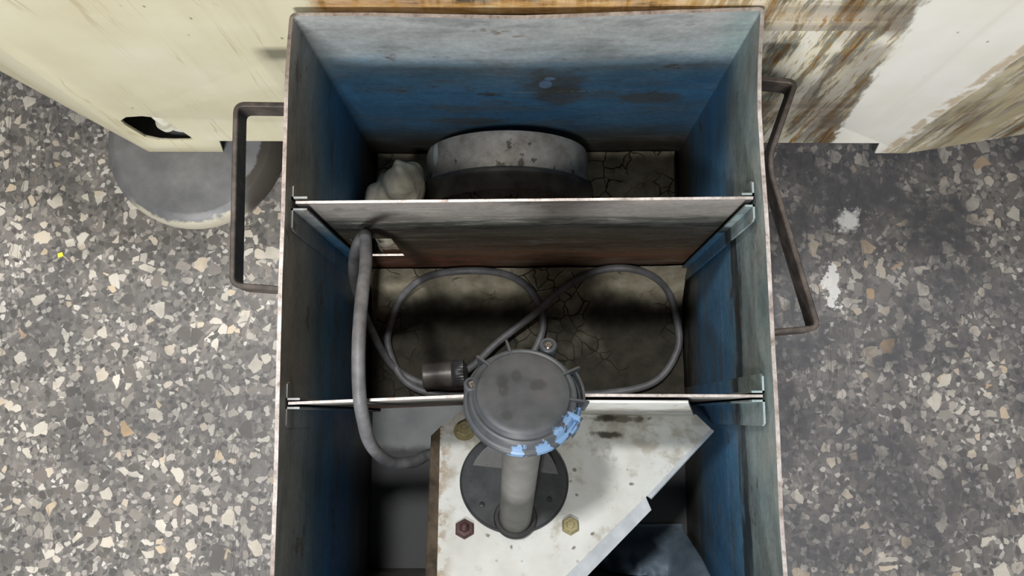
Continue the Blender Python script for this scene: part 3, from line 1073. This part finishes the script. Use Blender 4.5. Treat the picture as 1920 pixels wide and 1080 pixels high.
def bolt(cx, cy, mat, r, hh, washer, label, dome=False):
    bm = bmesh.new()
    if washer:
        lathe(bm, [(0, 0), (r * 1.25, 0), (r * 1.25, .0012), (0, .0012)], 32, (cx, cy, 0))
    z0 = .0012 if washer else 0
    if dome:
        lathe(bm, [(0, 0), (r * 1.04, 0), (r * 1.04, hh * .5), (r * .9, hh * .75), (r * .55, hh * .82), (r * .45, hh), (0, hh)], 6, (cx, cy, 0))
        lathe(bm, [(r * .5, hh * .8), (r * .42, hh * 1.25), (r * .2, hh * 1.5), (0, hh * 1.55)], 16, (cx, cy, 0))
    else:
        lathe(bm, [(0, z0), (r, z0), (r, z0 + hh * .8), (r * .86, z0 + hh), (r * .5, z0 + hh), (r * .42, z0 + hh * 1.12), (0, z0 + hh * 1.15)], 6, (cx, cy, 0))
    o = mk('bolt', bm, mat, pump, world=False, smooth=25)
    o['label'] = label


bolt(-.0503, -.0094, M_MAROON, .0098, .007, False, 'dark maroon hex bolt', True)
bolt(.0545, -.0076, M_BRASS, .0092, .006, False, 'yellowed hex bolt')
bolt(-.0514, .0982, M_BRASS, .0092, .006, True, 'greyish hex nut on a stud')

# ------------------------------------------------------------------ crumpled pale blue plastic at the front of the tank
bm = bmesh.new()
V = []
nx, ny = 60, 60
for i in range(nx + 1):
    row = []
    for j in range(ny + 1):
        x = .075 + (.2025 - .075) * i / nx
        y = -.5535 + (-.500 + .5535) * j / ny
        ff = sstep(-.502, -.548, y)
        z = .006 + .075 * ff * sstep(.075, .14, x) + .11 * sstep(.17, .20, x) * sstep(-.50, -.535, y)
        q = Vector((x, y, 0))
        z += .020 * abs(mnoise.noise(q * 34 + Vector((1, 2, 3)))) * (.3 + ff) + .008 * mnoise.noise(q * 90) * ff
        row.append(bm.verts.new((x, y, max(.0035, z))))
    V.append(row)
for i in range(nx):
    for j in range(ny):
        bm.faces.new((V[i][j], V[i + 1][j], V[i + 1][j + 1], V[i][j + 1]))
bag = mk('plastic_sheet', bm, M_BLUEBAG, origin=(.15, -.5, .004), smooth=50, recalc=False)
sd = bag.modifiers.new('thickness', 'SOLIDIFY')
sd.thickness = .0012
sd.offset = 1
tag(bag, 'crumpled pale blue plastic sheet lying in the front right corner of the tank', 'plastic sheet')

# ------------------------------------------------------------------ machine behind the tank
mach = empty('machine_base', Matrix.Translation((0, .25, FL)), 'large cream enamelled machine base with rust-streaked, peeling panel behind the tank', 'machine')
aa = -.0113
FX = Vector((math.cos(aa), math.sin(aa), 0))


def panel_matrix(o, d):
    """local x along d, local y up, thickness along the horizontal normal"""
    d = Vector(d).normalized()
    nrm = d.cross(Vector((0, 0, 1)))
    return Matrix(((d.x, 0, nrm.x, o[0]), (d.y, 0, nrm.y, o[1]), (d.z, 1, nrm.z, o[2]), (0, 0, 0, 1)))


TOP = .92
MFR = panel_matrix((0, .0095, 0), FX)
hole = [(-.5155, .118), (-.5135, .136), (-.500, .150), (-.478, .154), (-.458, .147), (-.4545, .138), (-.4470, .060), (-.4570, .0505), (-.480, .0500), (-.4965, .053), (-.5105, .066)]
slot = [(-.137, .4315), (.047, .4315), (.047, .4420), (-.137, .4420)]
outl = [(-.533, .0005), (-.428, .0005), (-.416, .052), (.4760, .047), (.487, .0005), (.531, .0005), (.531, TOP), (-.533, TOP)]
me = plate2d('front_panel', outl, [hole, slot], .004, MFR, .0006)
link('front_panel', me, M_MACH, mach, smooth=30)
pL = MFR @ Vector((-.533, 0, 0))
pR = MFR @ Vector((.531, 0, 0))
dL = Vector((-.222, .122, 0)).normalized()
dR = Vector((.164, .026, 0)).normalized()
me = plate2d('side_panel', [(0, .0005), (0.42, .0005), (.42, TOP), (0, TOP)], [], .004, panel_matrix(pL + dL * 0, -dL) @ Matrix.Diagonal((-1, 1, 1, 1)), .0006)
link('side_panel', me, M_MACH, mach, smooth=30)
me = plate2d('side_panel', [(0, .0005), (0.42, .0005), (.42, TOP), (0, TOP)], [], .004, panel_matrix(pR, dR), .0006)
link('side_panel', me, M_MACH, mach, smooth=30)
bm = bmesh.new()
eL, eR = pL + dL * .42, pR + dR * .42
ring = [pL, pR, eR, Vector((eR.x, .6, 0)), Vector((eL.x, .6, 0)), eL]
lo = [bm.verts.new((v.x, v.y, TOP - .001)) for v in ring]
hi = [bm.verts.new((v.x, v.y, TOP + .02)) for v in ring]
bm.faces.new(lo[::-1])
bm.faces.new(hi)
for i in range(6):
    bm.faces.new((lo[i], lo[(i + 1) % 6], hi[(i + 1) % 6], hi[i]))
mk('top_cover', bm, M_MACH, mach, smooth=0)
bm = bmesh.new()
box(bm, (eL.x, .596, .0005), (eR.x, .60, TOP))
mk('back_panel', bm, M_MACH, mach, smooth=0)
# horizontal seam strip just above the rim
me = plate2d('seam_strip', [(-.15, .4100), (.345, .4100), (.340, .4285), (-.15, .4285)], [], .003, MFR @ Matrix.Translation((0, 0, .0030)), .0006)
link('seam_strip', me, M_MACH, mach, smooth=30)
# pipe elbow seen through the opening
bm = bmesh.new()
pp = catmull([(-.492, .075, .165), (-.487, .050, .135), (-.480, .036, .110), (-.472, .031, .085), (-.461, .033, .060), (-.448, .045, .042), (-.43, .07, .035)], 8)
tube(bm, pp, .0105, 20)
lathe(bm, [(.0105, 0), (.0165, 0), (.0165, .008), (.0105, .008)], 28, pp[22], pp[23] - pp[22])
mk('inner_pipe', bm, M_PIPE, mach, smooth=60)
bm = bmesh.new()
box(bm, (-.60, .066, .002), (-.35, .070, .30))
mk('inner_bulkhead', bm, M_FOOT, mach, smooth=0)
# round levelling foot under the corner
bm = bmesh.new()
lathe(bm, [(0, FL), (.1285, FL), (.1285, FL + .012), (.1240, FL + .020), (.1130, FL + .0285), (.1110, FL + .0292), (0, FL + .0292)], 96, (-.473, .036, 0))
ft = mk('levelling_foot', bm, M_FOOT, mach, smooth=30)
ft['label'] = 'round scuffed grey steel foot'
bm = bmesh.new()
lathe(bm, [(0, FL + .029), (.028, FL + .029), (.028, .30), (0, .30)], 32, (-.473, .075, 0))
mk('foot_spindle', bm, M_FOOT, mach)
bm = bmesh.new()
lathe(bm, [(0, FL), (.1285, FL), (.1285, FL + .012), (.1130, FL + .0285), (0, FL + .0292)], 96, (.62, .22, 0))
mk('levelling_foot', bm, M_FOOT, mach, smooth=30)

# tiny yellow chip on the floor
bm = bmesh.new()
q = [bm.verts.new((x, y, FL + zz)) for zz in (.0002, .0022) for x, y in ((-.668, -.1325), (-.6605, -.130), (-.6625, -.1245), (-.669, -.1265))]
bm.faces.new(q[3::-1])
bm.faces.new(q[4:])
for i in range(4):
    bm.faces.new((q[i], q[(i + 1) % 4], q[4 + (i + 1) % 4], q[4 + i]))
yc = mk('plastic_chip', bm, M_YELLOW, origin=(-.665, -.128, FL), smooth=0)
tag(yc, 'tiny bright yellow chip lying on the terrazzo left of the tank', 'chip')


# ------------------------------------------------------------------ lights: ceiling fluorescents over the workshop
def area(name, loc, target, sx, sy, power, col=(1, .99, .97)):
    l = bpy.data.lights.new(name, 'AREA')
    l.shape = 'RECTANGLE'
    l.size, l.size_y = sx, sy
    l.energy = power
    l.color = col
    o = bpy.data.objects.new(name, l)
    COL.objects.link(o)
    o.location = loc
    o.rotation_euler = (Vector(target) - Vector(loc)).to_track_quat('-Z', 'Y').to_euler()
    return o


TG = (0, -.25, .3)
area('ceiling_lamp', (-.38, .34, 3.0), TG, .18, .18, 52)
area('ceiling_lamp', (-.26, -1.24, 3.0), TG, .20, .20, 36)
area('ceiling_lamp', (-.75, -4.3, 2.6), TG, 1.1, .7, 195)
w = bpy.data.worlds.new('world')
sc.world = w
w.use_nodes = True
w.node_tree.nodes['Background'].inputs[0].default_value = (.85, .92, 1, 1)
w.node_tree.nodes['Background'].inputs[1].default_value = .015

# ------------------------------------------------------------------ camera
cam = bpy.data.cameras.new('camera')
cam.sensor_fit = 'HORIZONTAL'
cam.sensor_width = 36
cam.lens = 1695.17 * 36 / 1920
cam.clip_start = .02
co = bpy.data.objects.new('camera', cam)
COL.objects.link(co)
right = Vector((0.99983079, -0.00397104, -0.0179617))
down = Vector((-0.00646137, -0.99001798, -0.14079296))
fwd = Vector((-0.01722331, 0.1408852, -0.98987611))
up, back = -down, -fwd
co.matrix_world = Matrix(((right.x, up.x, back.x, .00125), (right.y, up.y, back.y, -.35961), (right.z, up.z, back.z, 1.23061), (0, 0, 0, 1)))
sc.camera = co

sc.view_settings.view_transform = 'Standard'
sc.view_settings.look = 'None'
sc.view_settings.gamma = 1
sc.view_settings.exposure = 0
sc.view_settings.use_curve_mapping = False
